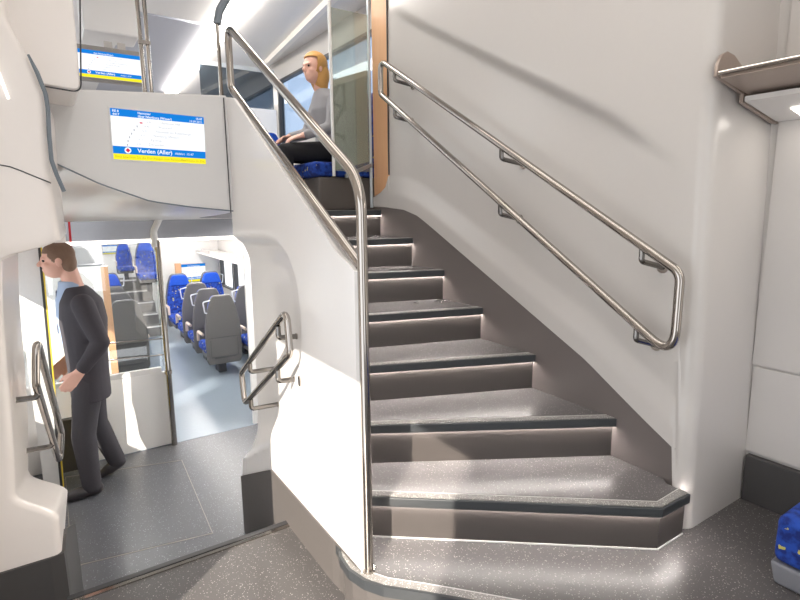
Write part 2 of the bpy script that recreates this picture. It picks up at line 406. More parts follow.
# ------------------------------------------------------------------ right wall, baseboard, corner
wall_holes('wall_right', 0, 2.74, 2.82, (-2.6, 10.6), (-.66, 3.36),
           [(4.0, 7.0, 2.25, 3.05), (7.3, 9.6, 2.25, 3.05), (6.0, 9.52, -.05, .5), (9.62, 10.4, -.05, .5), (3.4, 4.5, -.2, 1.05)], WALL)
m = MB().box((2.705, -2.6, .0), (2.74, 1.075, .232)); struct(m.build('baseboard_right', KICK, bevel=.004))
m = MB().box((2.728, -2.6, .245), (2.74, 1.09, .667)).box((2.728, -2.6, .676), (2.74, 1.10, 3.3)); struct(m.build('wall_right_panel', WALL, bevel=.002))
for n, (a, b, c, d) in enumerate([(4.0, 7.0, 2.25, 3.05), (7.3, 9.6, 2.25, 3.05), (6.0, 9.52, -.05, .5), (9.62, 10.4, -.05, .5), (3.4, 4.5, -.2, 1.05)]):
    o = MB().box((2.775, a, c), (2.785, b, d)).build('window_%d' % (n+1), GLASST if c > 2 else WINDOW); struct(o)
    m = MB()
    for y in (a, b): m.box((2.735, y-.02, c), (2.80, y+.02, d))
    for z in (c, d): m.box((2.735, a, z-.015), (2.80, b, z+.015))
    m.build('window_frame', DARK, o)
struct(MB().box((.9, -2.68, -.2), (2.74, -2.6, 3.3)).build('wall_back', WALL))  # unseen partial wall, added to keep daylight off the right end face
# luggage rack in the corner at top right
rk = empty('luggage_rack', (2.74, 1.08, 1.9)); tag(rk, 'bronze metal luggage rack on the right wall above the blue bench seat', 'luggage rack'); RO = (2.74, 1.08, 1.9)
plate = [(2.188, 1.905), (2.190, 1.945), (2.215, 1.985), (2.255, 2.003), (2.31, 1.997), (2.40, 1.955), (2.70, 1.90), (2.738, 1.88), (2.738, 1.80), (2.42, 1.858)]
MB(RO).prism([(x, 1.122, z) for x, z in plate], (0, -.014, 0)).build('end_plate', RACKM, rk, bevel=.003)
MB(RO).prism([(2.20, 1.10, 1.896), (2.42, 1.10, 1.862), (2.738, 1.10, 1.83), (2.738, 1.10, 1.846), (2.42, 1.10, 1.876), (2.205, 1.10, 1.910)], (0, -1.9, 0)).build('shelf', RACKM, rk)
MB(RO).tube([(2.197, 1.105, 1.915), (2.197, -.8, 1.915)], .009).build('front_rail', STEEL, rk)
MB(RO).prism([(2.45, 1.10, 1.885), (2.738, 1.10, 1.86), (2.738, 1.10, 1.97), (2.72, 1.10, 1.97)], (0, -1.9, 0)).build('back_panel', mat('rack_back', (.62, .50, .42), .4), rk)
LO = RO
prof = [(2.405, 1.852), (2.405, 1.832), (2.70, 1.778), (2.726, 1.778), (2.726, 1.81)]
lm = MB(LO).prism([(x, 1.10, z) for x, z in prof], (0, -1.9, 0)).build('reading_lamp', CEIL, rk)
MB(LO).prism([(2.398, 1.118, 1.862), (2.398, 1.118, 1.828), (2.70, 1.118, 1.770), (2.732, 1.118, 1.770), (2.732, 1.118, 1.782), (2.70, 1.118, 1.784), (2.406, 1.118, 1.838), (2.406, 1.118, 1.862)], (0, -.014, 0)).build('end_cap', RACKM, lm)
MB(LO).prism([(2.55, .99, 1.8035), (2.66, .99, 1.7835), (2.66, .99, 1.780), (2.55, .99, 1.800)], (0, -1.7, 0)).build('diffuser', LAMP, lm)
# bench seat at bottom right
bs = empty('bench_seat', (2.45, .3, 0)); tag(bs, 'blue patterned bench seat on a grey base by the right wall', 'seat'); BO = (2.45, .3, 0)
MB(BO).prism([(2.175, .725, 0), (2.175, .745, .085), (2.70, .745, .085), (2.70, .725, 0)], (0, -1.0, 0)).build('seat_base', SEATG, bs, bevel=.012)
MB(BO).box((2.178, -.25, .086), (2.70, .74, .275)).build('seat_cushion', MOQ, bs, bevel=.03, seg=4)

ZTP = [(1.655, 1.20), (1.70, 1.225), (1.78, 1.255), (1.82, 1.275), (1.99, 1.39), (2.94, 2.0), (3.10, 2.03)]
# ------------------------------------------------------------------ guard wall on the left of the stairs, with the passage niche
ZT = ZTP
NICHE = [(3.3, 1.262), (2.56, 1.288), (2.40, 1.278), (2.28, 1.22), (2.195, 1.11), (2.165, .98), (2.165, .85), (2.20, .70), (2.30, .56), (2.42, .445), (2.54, .33), (2.64, .215), (2.675, .13), (3.3, -.22)]
def inpoly(p, P):
    x, y = p; c = False
    for (x0, y0), (x1, y1) in zip(P, P[1:]+P[:1]):
        if (y0 > y) != (y1 > y) and x < (x1-x0)*(y-y0)/(y1-y0)+x0: c = not c
    return c
def dpoly(p, P, closed=False):
    best = 9.
    seq = list(zip(P, P[1:]))
    for a, b in seq:
        ax, ay = a; bx, by = b; dx, dy = bx-ax, by-ay; t = max(0, min(1, ((p[0]-ax)*dx+(p[1]-ay)*dy)/(dx*dx+dy*dy)))
        best = min(best, math.hypot(p[0]-ax-t*dx, p[1]-ay-t*dy))
    return best
def guard_x(y, z):
    base = .9 - .035*sstep(2.6, 3.1, y)*sstep(.3, -.3, z)
    if inpoly((y, z), NICHE):
        d = dpoly((y, z), NICHE); base += .085*(.5*sstep(0, .05, d)+.5*sstep(0, .16, d))*(.25+.75*sstep(2.15, 2.8, y)) + .004*sstep(0, .012, d)
    return base
ys = [1.655+.02*i for i in range(73)]; ys[-1] = 3.10; NR = 120; vs = []
KT = lambda y: 0.012 if y < 2.645 else 0.012-(y-2.645)*.50
for y in ys:
    zt = interp(ZT, y)
    for r in range(NR+1): z = lerp(KT(y), zt, r/NR); vs.append((guard_x(y, z), y, z))
n1 = len(ys)
for y in ys:      # inner face
    for r in range(NR+1): z = lerp(-.2, interp(ZT, y), r/NR); vs.append((.936+.058*sstep(1.85, 2.15, y)*sstep(.02, .18, interp(ZT, y)-z), y, z))
fs = grid_faces(n1, NR+1); off_ = n1*(NR+1); fs += [tuple(i+off_ for i in f) for f in grid_faces(n1, NR+1)]
for c in range(n1-1): fs.append((c*(NR+1)+NR, (c+1)*(NR+1)+NR, off_+(c+1)*(NR+1)+NR, off_+c*(NR+1)+NR))
for r in range(NR):
    fs.append((r, r+1, off_+r+1, off_+r)); a = (n1-1)*(NR+1); fs.append((a+r, a+r+1, off_+a+r+1, off_+a+r))
struct(obj('wall_guard', vs, fs, GUARD, smooth=True, sharp=38))
# kick panel under the guard and down the passage steps
vs = []; yk = [1.70+.05*i for i in range(29)]
for y in yk:
    x = .893 - .04*sstep(2.6, 3.1, y); 
    if y < 1.9: x += .006
    for z in (-.6 if y > 2.45 else -.2, KT(y)+.001): vs.append((x, y, z))
    for z in (-.6 if y > 2.45 else -.2, KT(y)+.001): vs.append((.936, y, z))
fs = []
for i in range(len(yk)-1):
    a, b = 4*i, 4*i+4; fs += [(a, b, b+1, a+1), (a+1, b+1, b+3, a+3), (a+2, a+3, b+3, b+2)]
fs += [(0, 1, 3, 2), tuple(4*(len(yk)-1)+q for q in (0, 2, 3, 1))]
struct(obj('baseboard_guard', vs, fs, KICKSUN))
# stair side under treads (inner)
# key lock on the guard
lk = empty('key_lock', (.898, 2.19, .645)); tag(lk, 'small oval steel key lock on the white guard wall', 'lock')
m = MB(); m.tube([(0, 0, 0), (-.006, 0, 0)], .017, 18); mm = m.build('escutcheon', STEEL, lk); mm.scale = (1, .7, 1.5); 
MB().box((-.0085, -.004, -.008), (-.005, .004, .008)).build('key_slot', DARK, lk)

# ------------------------------------------------------------------ bulkhead with the display, soffit
xs = [.02+.044*i for i in range(21)]
ZBOT = [(.02, 1.67), (.07, 1.644), (.25, 1.549), (.47, 1.465), (.668, 1.434), (.9, 1.409)]
ZTOP = lambda x: 1.985 + (x-.07)*.06
vs = []; 
for x in xs:
    zb = interp(ZBOT, x); zt = ZTOP(x)
    vs += [(x, 3.07, zb), (x, 3.07, zt-.01), (x, 3.08, zt), (x, 3.11, zt), (x, 3.11, zb)]
fs = [(5*i+a, 5*i+5+a, 5*i+5+(a+1) % 5, 5*i+(a+1) % 5) for i in range(len(xs)-1) for a in range(5)] + [(0, 1, 2, 3, 4), tuple(5*(len(xs)-1)+a for a in (4, 3, 2, 1, 0))]
struct(obj('wall_bulkhead', vs, fs, mat('bulkhead_laminate', (.66, .655, .65), .35, coat=.1, var=.01)))
vs = []; NV = 12
for x in xs:
    for j in range(NV+1):
        t = j/NV; zb = interp(ZBOT, x)-.004; z = lerp(zb, 1.335, t**.75) ; vs.append((x + .6*sstep(.5, 1., t)*sstep(.2, .9, x), lerp(3.075, 4.70, t), z))
struct(obj('ceiling_vestibule', vs, grid_faces(len(xs), NV+1), SOFF, smooth=True))
struct(MB().box((1.5, 3.83, 1.26), (2.74, 4.72, 1.30)).build('ceiling_vestibule_right', SOFF))
struct(MB().tube([(.885+.0, 3.066, 1.40), (.885, 3.066, 2.02)], .003).build('trim_5', DARK))
struct(MB().tube([(x, 3.068, interp(ZBOT, x)) for x in xs], .0035).build('trim_6', GASK))

def display(loc, wdt, hgt, full=True):
    """info screen: loc is the middle of its front face, facing -y"""
    d = empty('information_display', loc); W, H = wdt/2, hgt/2
    MB().box((-W-.008, .001, -H-.008), (W+.008, .016, H+.008)).build('bezel', FRAME if not full else MATS['bulkhead_laminate'], d, bevel=.002)
    sc = MB().box((-W, -.001, -H), (W, .0025, H)).build('screen', SCRW, d)
    hb = H - hgt*.145
    MB().box((-W, -.002, hb), (W, .0, H)).build('header_bar', SCRB, d)
    MB().box((-W, -.002, -H+hgt*.115), (W, .0, -H+hgt*.265)).build('footer_bar', SCRB, d)
    MB().box((-W, -.002, -H), (W, .0, -H+hgt*.115)).build('notice_bar', SCRY, d)
    m = MB(); ptsl = []
    for i in range(7):
        t = i/6; x = lerp(-W*.70, -W*.40, t**1.6); z = lerp(-H+hgt*.30, H-hgt*.24, t); ptsl.append((x, -.0016, z))
        if i < 6: m.box((x-hgt*.012, -.0022, z-hgt*.02), (x+hgt*.012, -.001, z+hgt*.02))
    m.build('route_line', SCRG, d)
    x, _, z = ptsl[0]; zz = -H+hgt*.19
    MB().tube([(x, -.002, zz), (x, -.0034, zz)], hgt*.062, 20).build('stop_ring', SCRL, d)
    MB().tube([(x, -.0034, zz), (x, -.0042, zz)], hgt*.045, 4).build('stop_marker', SCRR, d)
    MB().box((ptsl[6][0]-.004, -.0022, ptsl[6][2]-.003), (ptsl[6][0]+.009, -.001, ptsl[6][2]+.003)).build('end_marker', SCRR, d)
    text('Verden (Aller)', hgt*.115, (-W*.50, -.003, -H+hgt*.158), SCRL, d, bold=True)
    text('Abfahrt  15:47', hgt*.065, (W*.30, -.003, -H+hgt*.165), SCRL, d)
    if full:
        text('RE 8', hgt*.062, (-W*.96, -.003, H-hgt*.068), SCRL, d, bold=True); text('4417', hgt*.062, (-W*.96, -.003, H-hgt*.132), SCRL, d, bold=True)
        text('Hannover', hgt*.062, (-W*.45, -.003, H-hgt*.068), SCRL, d, bold=True); text('über Nienburg (Weser)', hgt*.068, (-W*.45, -.003, H-hgt*.134), SCRL, d, bold=True)
        text('15:47', hgt*.062, (W*.96, -.003, H-hgt*.068), SCRL, d, align='RIGHT', bold=True); text('15.09.2021', hgt*.062, (W*.96, -.003, H-hgt*.132), SCRL, d, align='RIGHT')
        for i, s in enumerate(['Dörverden', 'Eystrup', 'Nienburg (Weser)', 'Neustadt am Rübenberge', 'Wunstorf', 'Hannover Hbf']):
            t = i/5; text(s, hgt*.068, (lerp(-W*.26, .02*W, t), -.003, lerp(-H+hgt*.315, H-hgt*.23, t)), SCRG, d)
            text('16:%02d' % (4+9*i), hgt*.05, (lerp(-W*.54, -W*.30, t), -.003, lerp(-H+hgt*.315, H-hgt*.23, t)), SCRG, d)
        text('Bitte beachten Sie die Durchsagen zum Reiseverlauf', hgt*.066, (-W*.97, -.003, -H+hgt*.035), SCRO, d)
        text('Anschlüsse im Zug', hgt*.066, (W*.97, -.003, -H+hgt*.035), SCRO, d, align='RIGHT')
    else:
        text('über Nienburg (Weser)', hgt*.07, (-W*.50, -.003, H-hgt*.12), SCRL, d, bold=True)
        for i, s in enumerate(['Dörverden', 'Eystrup', 'Nienburg (Weser)', 'Neustadt am Rübenberge', 'Wunstorf', 'Hannover Hbf']):
            t = i/5; text(s, hgt*.068, (lerp(-W*.26, .02*W, t), -.003, lerp(-H+hgt*.315, H-hgt*.23, t)), SCRG, d)
    return d
d = display((.546, 3.066, 1.79), .446, .245); d.rotation_euler = (0, radians(1.2), 0)
tag(d, 'lit passenger information screen set in the white bulkhead over the passage', 'information screen')

# ------------------------------------------------------------------ left mass: front face, recess, passage side
LB = [(-.6, -.10), (0., -.083), (.13, -.08), (1.32, .044), (1.53, .036), (1.62, .041), (1.845, .05), (1.98, .009), (2.1, -.04), (3.3, -.06)]
LREC = [(2.30, .20), (2.45, .17), (3.12, -.06), (3.3, -.08), (3.3, 1.27), (3.1, 1.285), (2.45, 1.30), (2.3, 1.30)]
def left_x(y, z):
    b = interp(LB, z) + (y-2.45)*.062
    if LREC[0][1] - .4 < z < 1.34:
        zl = .165 - (y-2.45)*.30; zu = 1.31
        k = sstep(zl, zl+.16, z)*sstep(zu, zu-.07, z)
        dep = lerp(.175, .185, (y-2.45)/.65)*lerp(.85, 1.05, sstep(.3, 1.2, z))
        b -= dep*k
    return b
NR = 150; zz = [lerp(-.02, 3.3, i/NR) for i in range(NR+1)]
colsL = [('f', -.42), ('f', -.36), ('f', -.30), ('f', -.26)] + [('r', k/6) for k in range(7)] + [('p', 2.50+.03*i) for i in range(21)] + [('b', -.2), ('b', -.4)]
vs = []
for kind, p in colsL:
    for z in zz:
        z_ = max(z, KT(2.45 if kind in 'fr' else (p if kind == 'p' else 3.1)))
        if kind == 'f': vs.append((p, 2.45, z_))
        elif kind == 'r': a = p*pi/2; xr = left_x(2.48, z_); vs.append((xr-.03+.03*sin(a), 2.45+.03*(1-cos(a)), z_))
        elif kind == 'p': vs.append((left_x(p, z_), p, z_))
        else: vs.append((p, 3.10, z_))
struct(obj('wall_left_pillar', vs, grid_faces(len(colsL), NR+1), WARM, smooth=True, sharp=50))
# its kick
vs = []; base = [(-.42, 2.444), (-.13, 2.444), (-.085, 2.455)] + [(-.083+(y-2.45)*.066, y) for y in (2.5, 2.6, 2.7, 2.8, 2.9, 3.0, 3.1)]
for x, y in base: vs += [(x+.006, y, -.2 if y < 2.45 else -.6), (x+.006, y, KT(max(y, 2.45)) if y < 2.645 else 0.012-(y-2.645)*.50)]
fs = [(2*i, 2*i+2, 2*i+3, 2*i+1) for i in range(len(base)-1)]
o = struct(obj('baseboard_left', vs, fs, KICK)); sm = o.modifiers.new('s', 'SOLIDIFY'); sm.thickness = .012; sm.offset = 0
# thin seam arc and gasket
arc = [(-.20, 1.60), (-.113, 1.587), (-.085, 1.582), (-.05, 1.567), (-.01, 1.547), (.02, 1.533), (.036, 1.525)]
struct(MB().tube([(x, 2.4495, z) for x, z in arc], .0022).build('trim_7', DARK))
g = [(.009, 1.98), (.030, 1.92), (.048, 1.85), (.050, 1.80), (.044, 1.70), (.042, 1.61), (.052, 1.56), (.071, 1.495)]
struct(MB().tube(fillet([(x+.004, 2.447 if z > 1.5 else 2.46, z) for x, z in g], .05, seg=4), [.004]*1 + [.0075]*(len(fillet([(x, 0, z) for x, z in g], .05, seg=4))-1)).build('trim_8', GASK))
# hanging equipment cover at top left
vs = []; bx = [(-.40, 1.895), (-.02, 1.895), (.05, 1.893)]
prof = fillet([(-.42, 2.60, 1.930), (.060, 2.60, 1.908), (.178, 2.60, 1.898), (.205, 2.60, 3.3)], .03, seg=6)
prof = [p for p in prof] + [Vector((-.42, 2.60, 3.3))]
o = MB().prism(prof, (0, .42, 0)).build('equipment_cover', WARM, bevel=.008, seg=3); tag(o, 'beige rounded equipment cover hanging at top left beside the bulkhead', 'cover')
o = MB().tube([(.185, 2.597, 3.29), (.156, 2.597, 1.907)], .0001).build('trim_9', GASK); bpy.data.objects.remove(o)
m = MB().tube(fillet([(.045, 2.601, 1.904), (.178, 2.601, 1.893), (.209, 2.601, 2.25)], .035, seg=8), .003); struct(m.build('trim_9', DARK))
o = MB().tube([(-.115, 2.446, 2.06), (-.062, 2.446, 1.82)], .004).build('light_line', LAMPS); tag(o, 'thin lit line on the beige wall at the far left edge', 'lamp')
# jamb post behind the pillar, red strip
struct(MB().prism([(.030, 3.105, 1.265), (.078, 3.105, 1.265), (.086, 3.105, 1.60), (.03, 3.105, 1.60)], (0, .05, 0)).build('trim_10', WARM))
o = MB().prism([(.139, 4.715, 1.12), (.155, 4.715, 1.12), (.160, 4.715, 1.335), (.146, 4.715, 1.335)], (0, .01, 0)).build('warning_strip', RED); tag(o, 'thin vertical red strip by the glass behind the walking man', 'marking strip')

# ------------------------------------------------------------------ lower vestibule door (left), glass partition
dr = empty('door_1', (-.1, 4.4, -.6)); struct(dr); DO = (-.1, 4.4, -.6)
MB(DO).prism([(-.20, 4.38, -.59), (-.105, 4.38, -.59), (-.055, 4.38, 1.2), (-.20, 4.38, 1.2)], (0, .3, 0)).build('door_leaf', mat('door_white', (.86, .85, .83), .3), dr)
MB(DO).prism([(-.105, 4.375, -.59), (-.088, 4.375, -.59), (-.040, 4.375, 1.2), (-.055, 4.375, 1.2)], (0, .3, 0)).build('door_gasket', DARK, dr)
MB(DO).prism([(-.088, 4.37, -.58), (-.080, 4.37, -.58), (-.032, 4.37, 1.2), (-.040, 4.37, 1.2)], (0, .3, 0)).build('door_edge', YEL, dr)
struct(MB().box((-.08, 4.66, -.6), (.06, 4.72, -.18)).build('baseboard_vestibule', KICK))
gp = empty('glass_partition', (.35, 4.75, -.6)); tag(gp, 'white half height partition with clear glass above behind the walking man', 'partition'); GO = (.35, 4.75, -.6)
MB(GO).box((-.3, 4.735, -.598), (.735, 4.775, .055)).box((-.3, 4.735, .055), (.70, 4.775, .10)).build('panel', GUARD, gp, bevel=.004)
MB(GO).box((.738, 4.733, -.598), (.762, 4.777, .06)).build('edge_profile', mat('profile_beige', (.72, .68, .64), .35), gp)
MB(GO).box((-.3, 4.752, .10), (.735, 4.758, 1.168)).build('pane', GLASS, gp)
for z in (.362, .222): MB(GO).tube([(.26, 4.735, z+.008), (.725, 4.735, z-.016)], .0055, 10).build('guard_rail', STEEL, gp)
pl = empty('grab_pole', (.745, 4.70, -.6)); tag(pl, 'vertical steel grab pole standing on the white glass partition edge', 'pole'); PO = (.745, 4.70, -.6)
MB(PO).tube([(.745, 4.70, -.598), (.745, 4.70, 1.175)], .0235, 18).build('pole', STEEL, pl)
MB(PO).disc((.745, 4.70, .045), (0, 0, 1), .03, .03).build('collar', STEEL, pl)
MB(PO).tube(fillet([(.728, 4.70, 1.12), (.728, 4.70, 1.25), (.79, 4.62, 1.40)], .06), .026, 14).build('upper_arm', mat('post_white', (.80, .78, .75), .35), pl)
struct(MB().box((-.4, 4.72, 1.185), (2.74, 4.76, 1.335)).build('wall_lintel', mat('lintel_gloss', (.40, .41, .45), .18, .3)))
o = MB().box((-.1, 4.712, 1.158), (1.75, 4.755, 1.184)).build('strip_lamp', LAMPS); tag(o, 'long white strip lamp along the saloon entrance header', 'lamp')
struct(MB().box((1.46, 4.735, -.6), (2.74, 4.775, 1.2)).build('wall_saloon_front', GUARD))

# ------------------------------------------------------------------ lower saloon
struct(MB().box((-.4, 10.5, -.66), (2.74, 10.56, 1.36)).build('wall_saloon_end', mat('end_wall', (.70, .69, .68), .4)))
struct(MB().box((-.4, 4.78, 1.34), (1.0, 10.6, 1.398)).box((1.0, 4.78, 1.34), (2.74, 10.6, 1.398)).box((1.5, 3.83, 1.34), (2.74, 4.78, 1.398)).build('floor_upper', mat('upper_floor', (.40, .40, .42), .5)))
struct(MB().box((-.4, 4.78, 1.27), (2.74, 10.5, 1.33)).build('ceiling_saloon', CEIL))
for i, x in enumerate((.45, 1.95)):
    o = MB().box((x-.07, 5.2, 1.258), (x+.07, 10.2, 1.269)).build('strip_lamp', FILLS)  # out of view under the ceiling, added to light the saloon
    tag(o, 'unseen ceiling strip lamp added over the %s row of lower saloon seats' % ('left', 'right')[i], 'lamp')
o = MB().box((1.62, 3.9, 1.245), (2.6, 4.1, 1.259)).box((1.62, 4.3, 1.245), (2.6, 4.5, 1.259)).build('ceiling_lamp', FILLS); tag(o, 'hidden fill lamps added behind the stair guard to brighten the lower vestibule', 'lamp')  # added out of sight to brighten the dark soffit
# windows in the left wall; the entrance door by the camera stands open
HL = [(.15, 1.60, -.2, 1.90), (4.45, 6.1, .30, 1.02), (6.7, 8.4, .30, .98), (8.6, 10.2, .30, .98), (3.75, 4.35, .1, 1.1), (4.0, 6.6, 2.25, 3.05), (7.0, 9.6, 2.25, 3.05)]
wall_holes('wall_left', 0, -.48, -.40, (-2.6, 10.6), (-.66, 3.36), HL, WARM)
for n, (a, b, c, d_) in enumerate(HL[1:]):
    o = struct(MB().box((-.445, a, c), (-.435, b, d_)).build('window_%d' % (n+6), WINDOW))
    m = MB()
    for y in (a, b): m.box((-.475, y-.02, c), (-.395, y+.02, d_))
    for z in (c, d_): m.box((-.475, a, z-.015), (-.395, b, z+.015))
    m.build('window_frame', DARK, o)

def shell_outline(w, z0, z1, n=7):
    """half symmetric back outline: straight flanks, then tapering shoulders and a rounded top"""
    W = w/2; H = z1-z0
    right = [(W*.88, z0), (W*.97, z0+.05), (W, z0+H*.35), (W*.97, z0+H*.58), (W*.80, z0+H*.80), (W*.62, z1-.05), (W*.52, z1-.015), (W*.38, z1)]
    return [(x, z) for x, z in right] + [(-x, z) for x, z in reversed(right)]
def rail_seat(label, group):
    r = empty('train_seat'); tag(r, label, 'seat', group)
    P = shell_outline(.43, .15, 1.0)
    MB().prism([(x, -.035, z) for x, z in P], (0, .05, 0)).build('back_shell', SHELL, r, bevel=.018, seg=3)
    P2 = [(x*.93, lerp(.40, z, .97) if z > .4 else z+.12) for x, z in P]
    MB().prism([(x, .012, z) for x, z in P2], (0, .065, 0)).build('back_cushion', MOQ, r, bevel=.025, seg=3)
    Ph = [(x*.90, z) for x, z in shell_outline(.43, .15, .985) if z > .70]
    MB().prism([(x, .05, z) for x, z in Ph], (0, .045, 0)).build('headrest', BLUE, r, bevel=.015, seg=3)
    MB().box((-.20, .03, .26), (.20, .47, .38)).build('seat_cushion', MOQ, r, bevel=.04, seg=3)
    MB().box((-.17, .0, .19), (.17, .42, .27)).build('seat_pan', SHELL, r, bevel=.015)
    MB().box((-.05, .12, .0), (.05, .28, .2)).build('pedestal', SHELLD, r, bevel=.01)
    m = MB(); m.box((-.165, -.041, .24), (.165, -.033, .248)).box((-.165, -.041, .24), (-.158, -.033, .46)).box((.158, -.041, .24), (.165, -.033, .46)).box((-.19, -.041, .48), (.19, -.033, .486)); m.build('tray_outline', SHELLD, r)
    MB().box((-.13, -.045, .225), (.13, -.033, .245)).build('net_bar', SHELLD, r)
    for s in (-1, 1):
        a = MB().tube(fillet([(s*.225, .06, .52), (s*.225, .30, .52), (s*.225, .31, .40)], .04), .018, 10).build('armrest', ARM, r)
    MB().tube(fillet([(-.13, -.02, .945), (-.215, -.02, .93), (-.20, -.02, .80), (-.17, -.02, .79)], .02, seg=4), .008, 8).build('grab_handle', HANDLEW, r)
    return r
GRP_R = 'grey backed seats right of the saloon aisle'; GRP_L = 'grey backed seats left of the saloon aisle'; GRP_F = 'blue fronted seats facing the camera at the saloon end'
proto = rail_seat('nearest grey backed aisle seat right of the saloon opening', GRP_R); proto.location = (1.675, 6.45, -.6)
def put(x, y, label, group, rz=0., z=-.6, sc=1.):
    o = copy_tree(proto); o.location = (x, y, z); o.rotation_euler = (0, 0, rz); o['label'] = label; o['group'] = group; o.scale = (sc, sc, sc); return o
put(1.675, 7.085, 'second grey backed aisle seat, right behind the nearest right hand one', GRP_R)
put(1.675, 7.725, 'third grey backed aisle seat, farthest of the right hand row', GRP_R)
put(2.20, 6.45, 'grey backed window seat half hidden by the white arch of the passage', GRP_R)
put(2.20, 7.085, 'grey backed window seat seen between the right hand aisle seats and arch', GRP_R)
put(1.69, 9.0, 'blue seat facing the camera just right of the steel grab pole', GRP_F, pi)
put(2.19, 9.0, 'blue seat facing the camera under the lower saloon screen', GRP_F, pi)
put(.67, 6.75, 'nearest grey backed seat behind the glass of the partition', GRP_L)
put(.67, 7.39, 'second grey backed seat behind the partition glass', GRP_L)
put(.67, 8.03, 'third grey backed seat behind the partition glass, tucked under the blue one', GRP_L)
put(.71, 9.15, 'blue seat facing the camera at the end of the left row', GRP_F, pi, sc=1.07)
put(.20, 6.1, 'grey seat top showing over the white half wall behind the man', GRP_L, 0, .02, 1.05)
struct(MB().box((-.39, 5.65, -.598), (.42, 6.62, .018)).build('floor_podium', SHELL))
# half wall with a wood end post
hw = empty('half_wall', (.1, 5.6, -.6)); tag(hw, 'white half wall with a dark top line and wood end post behind the man', 'half wall'); HO = (.1, 5.6, -.6)
MB(HO).box((-.39, 5.58, -.598), (.385, 5.62, .915)).build('panel', GUARD, hw)
MB(HO).box((-.39, 5.575, .915), (.40, 5.625, .93)).build('top_cap', DARK, hw)
MB(HO).box((.385, 5.575, -.598), (.445, 5.625, .905)).build('end_post', WOOD, hw)
# stairs at the far end with blue seats on the raised floor
fsr = empty('far_steps', (1.08, 9.4, -.6)); tag(fsr, 'small grey steps with pale edges at the far end of the saloon aisle', 'steps'); FO = (1.08, 9.4, -.6)
for i in range(5):
    z = -.6+.17*(i+1); y = 9.1+.2*i
    s = MB(FO).box((.93, y, -.598), (1.40, 10.3, z-.002) if i == 4 else (1.40, y+.25, z-.002)).build('step', SHELL, fsr)
    MB(FO).box((.93, y-.004, z-.02), (1.40, y+.02, z)).build('step_edge', LINE, s)
put(1.06, 10.1, 'blue seat raised above the small steps at the saloon end', GRP_F, pi, .25, .60)
put(1.345, 9.75, 'tall blue seat right of the small steps, left of the grab pole', GRP_F, pi, .08, .80)
d2 = display((2.26, 10.48, .225), .43, .33, False); tag(d2, 'information screen on the saloon end wall above the blue seats', 'information screen')
d3 = display((.92, 10.48, .735), .27, .15, False); tag(d3, 'small information screen seen through the partition glass at far left', 'information screen')
o = MB().box((2.0, 10.46, .05), (2.03, 10.49, .5)).build('wood_strip', WOOD); bpy.data.objects.remove(o)
o = MB().box((1.93, 10.44, -.3), (2.03, 10.495, .42)).build('wood_strip', WOOD); tag(o, 'beech wood strip on the end wall left of the saloon screen', 'panel')
lr = empty('saloon_rack', (2.5, 8, .62)); tag(lr, 'white luggage rack along the right saloon wall above the windows', 'luggage rack')
MB((2.5, 8, .62)).box((2.32, 5.2, .60), (2.735, 10.45, .63)).build('shelf', CEIL, lr)
for y in (6.6, 7.6, 8.6, 9.6): MB((2.5, 8, .62)).box((2.325, y, .628), (2.36, y+.45, .69)).build('edge_lip', mat('lip_grey', (.46, .43, .42), .4), lr)

# ------------------------------------------------------------------ hand rails
def bracket(par, O, p, w, nrm, r=.02):
    """arm from a point under the rail to a round rose on the wall"""
    p, w = Vector(p), Vector(w); b = empty('bracket'); b.parent = par
    arm = MB(O).tube(fillet([p, p + Vector((0, 0, -.055)), w], .02, seg=5), .0125, 10).build('arm', STEELD, par)
    bpy.data.objects.remove(b)
    arm.name = 'bracket'
    MB(O).disc(w, nrm, r, .006).build('rose', STEEL, arm)
    return arm
hr = empty('wall_handrail', (2.15, 2.3, 1.4)); tag(hr, 'long double steel handrail loop climbing the wall right of the stairs', 'handrail'); HR = (2.15, 2.3, 1.4)
X = 2.135
loop = [(X, 3.455, 2.465), (X, 3.455, 2.232), (X, 1.155, .790), (X, 1.155, 1.150)]
MB(HR).tube(fillet(loop, [.05, .05, .07, .075], True, 10), .0195, 18, True).build('rail', STEEL, hr, smooth=True)
up = lambda y: lerp(1.150, 2.465, (y-1.155)/2.3); lo = lambda y: lerp(.790, 2.232, (y-1.155)/2.3)
for y in (3.27, 2.20, 1.33):
    for f in (up, lo):
        z = f(y); bracket(hr, HR, (X, y, z-.012), (wall_x(y, z-.095)-.008, y-.04, z-.095), (1, 0, 0), .027)
sr = empty('stair_handrail', (.93, 1.65, 0)); tag(sr, 'steel pole and double handrail on top of the white stair guard', 'handrail'); SR = (.93, 1.65, 0); X = .932
MB(SR).tube([(X, 1.65, .001), (X, 1.65, .012)], .026, 18).build('foot_collar', STEEL, sr)
main = fillet([(X, 1.65, .002), (X, 1.65, 1.515), (X, 3.075, 2.395), (X, 3.075, 2.075), (X, 1.66, 1.215)], [0, .20, .05, .06, 0], seg=12)
MB(SR).tube(main, .0195, 20).build('rail', STEEL, sr, smooth=True)
for y in (1.98, 2.45, 2.95):
    z = lerp(1.215, 2.075, (y-1.66)/1.415); MB(SR).tube([(X, y, z-.01), (X, y, z-.06)], .009, 10).build('mount', STEEL, sr)
pr = empty('passage_handrail', (.85, 2.55, .6)); tag(pr, 'steel handrail loop sloping down the white niche right of the passage', 'handrail'); PR = (.85, 2.55, .6); X = .835
MB(PR).tube(fillet([(X, 2.155, .985), (X, 2.135, .795), (X, 2.86, .335), (X, 2.88, .515)], .04, True, 8), .0155, 16, True).build('rail', STEEL, pr, smooth=True)
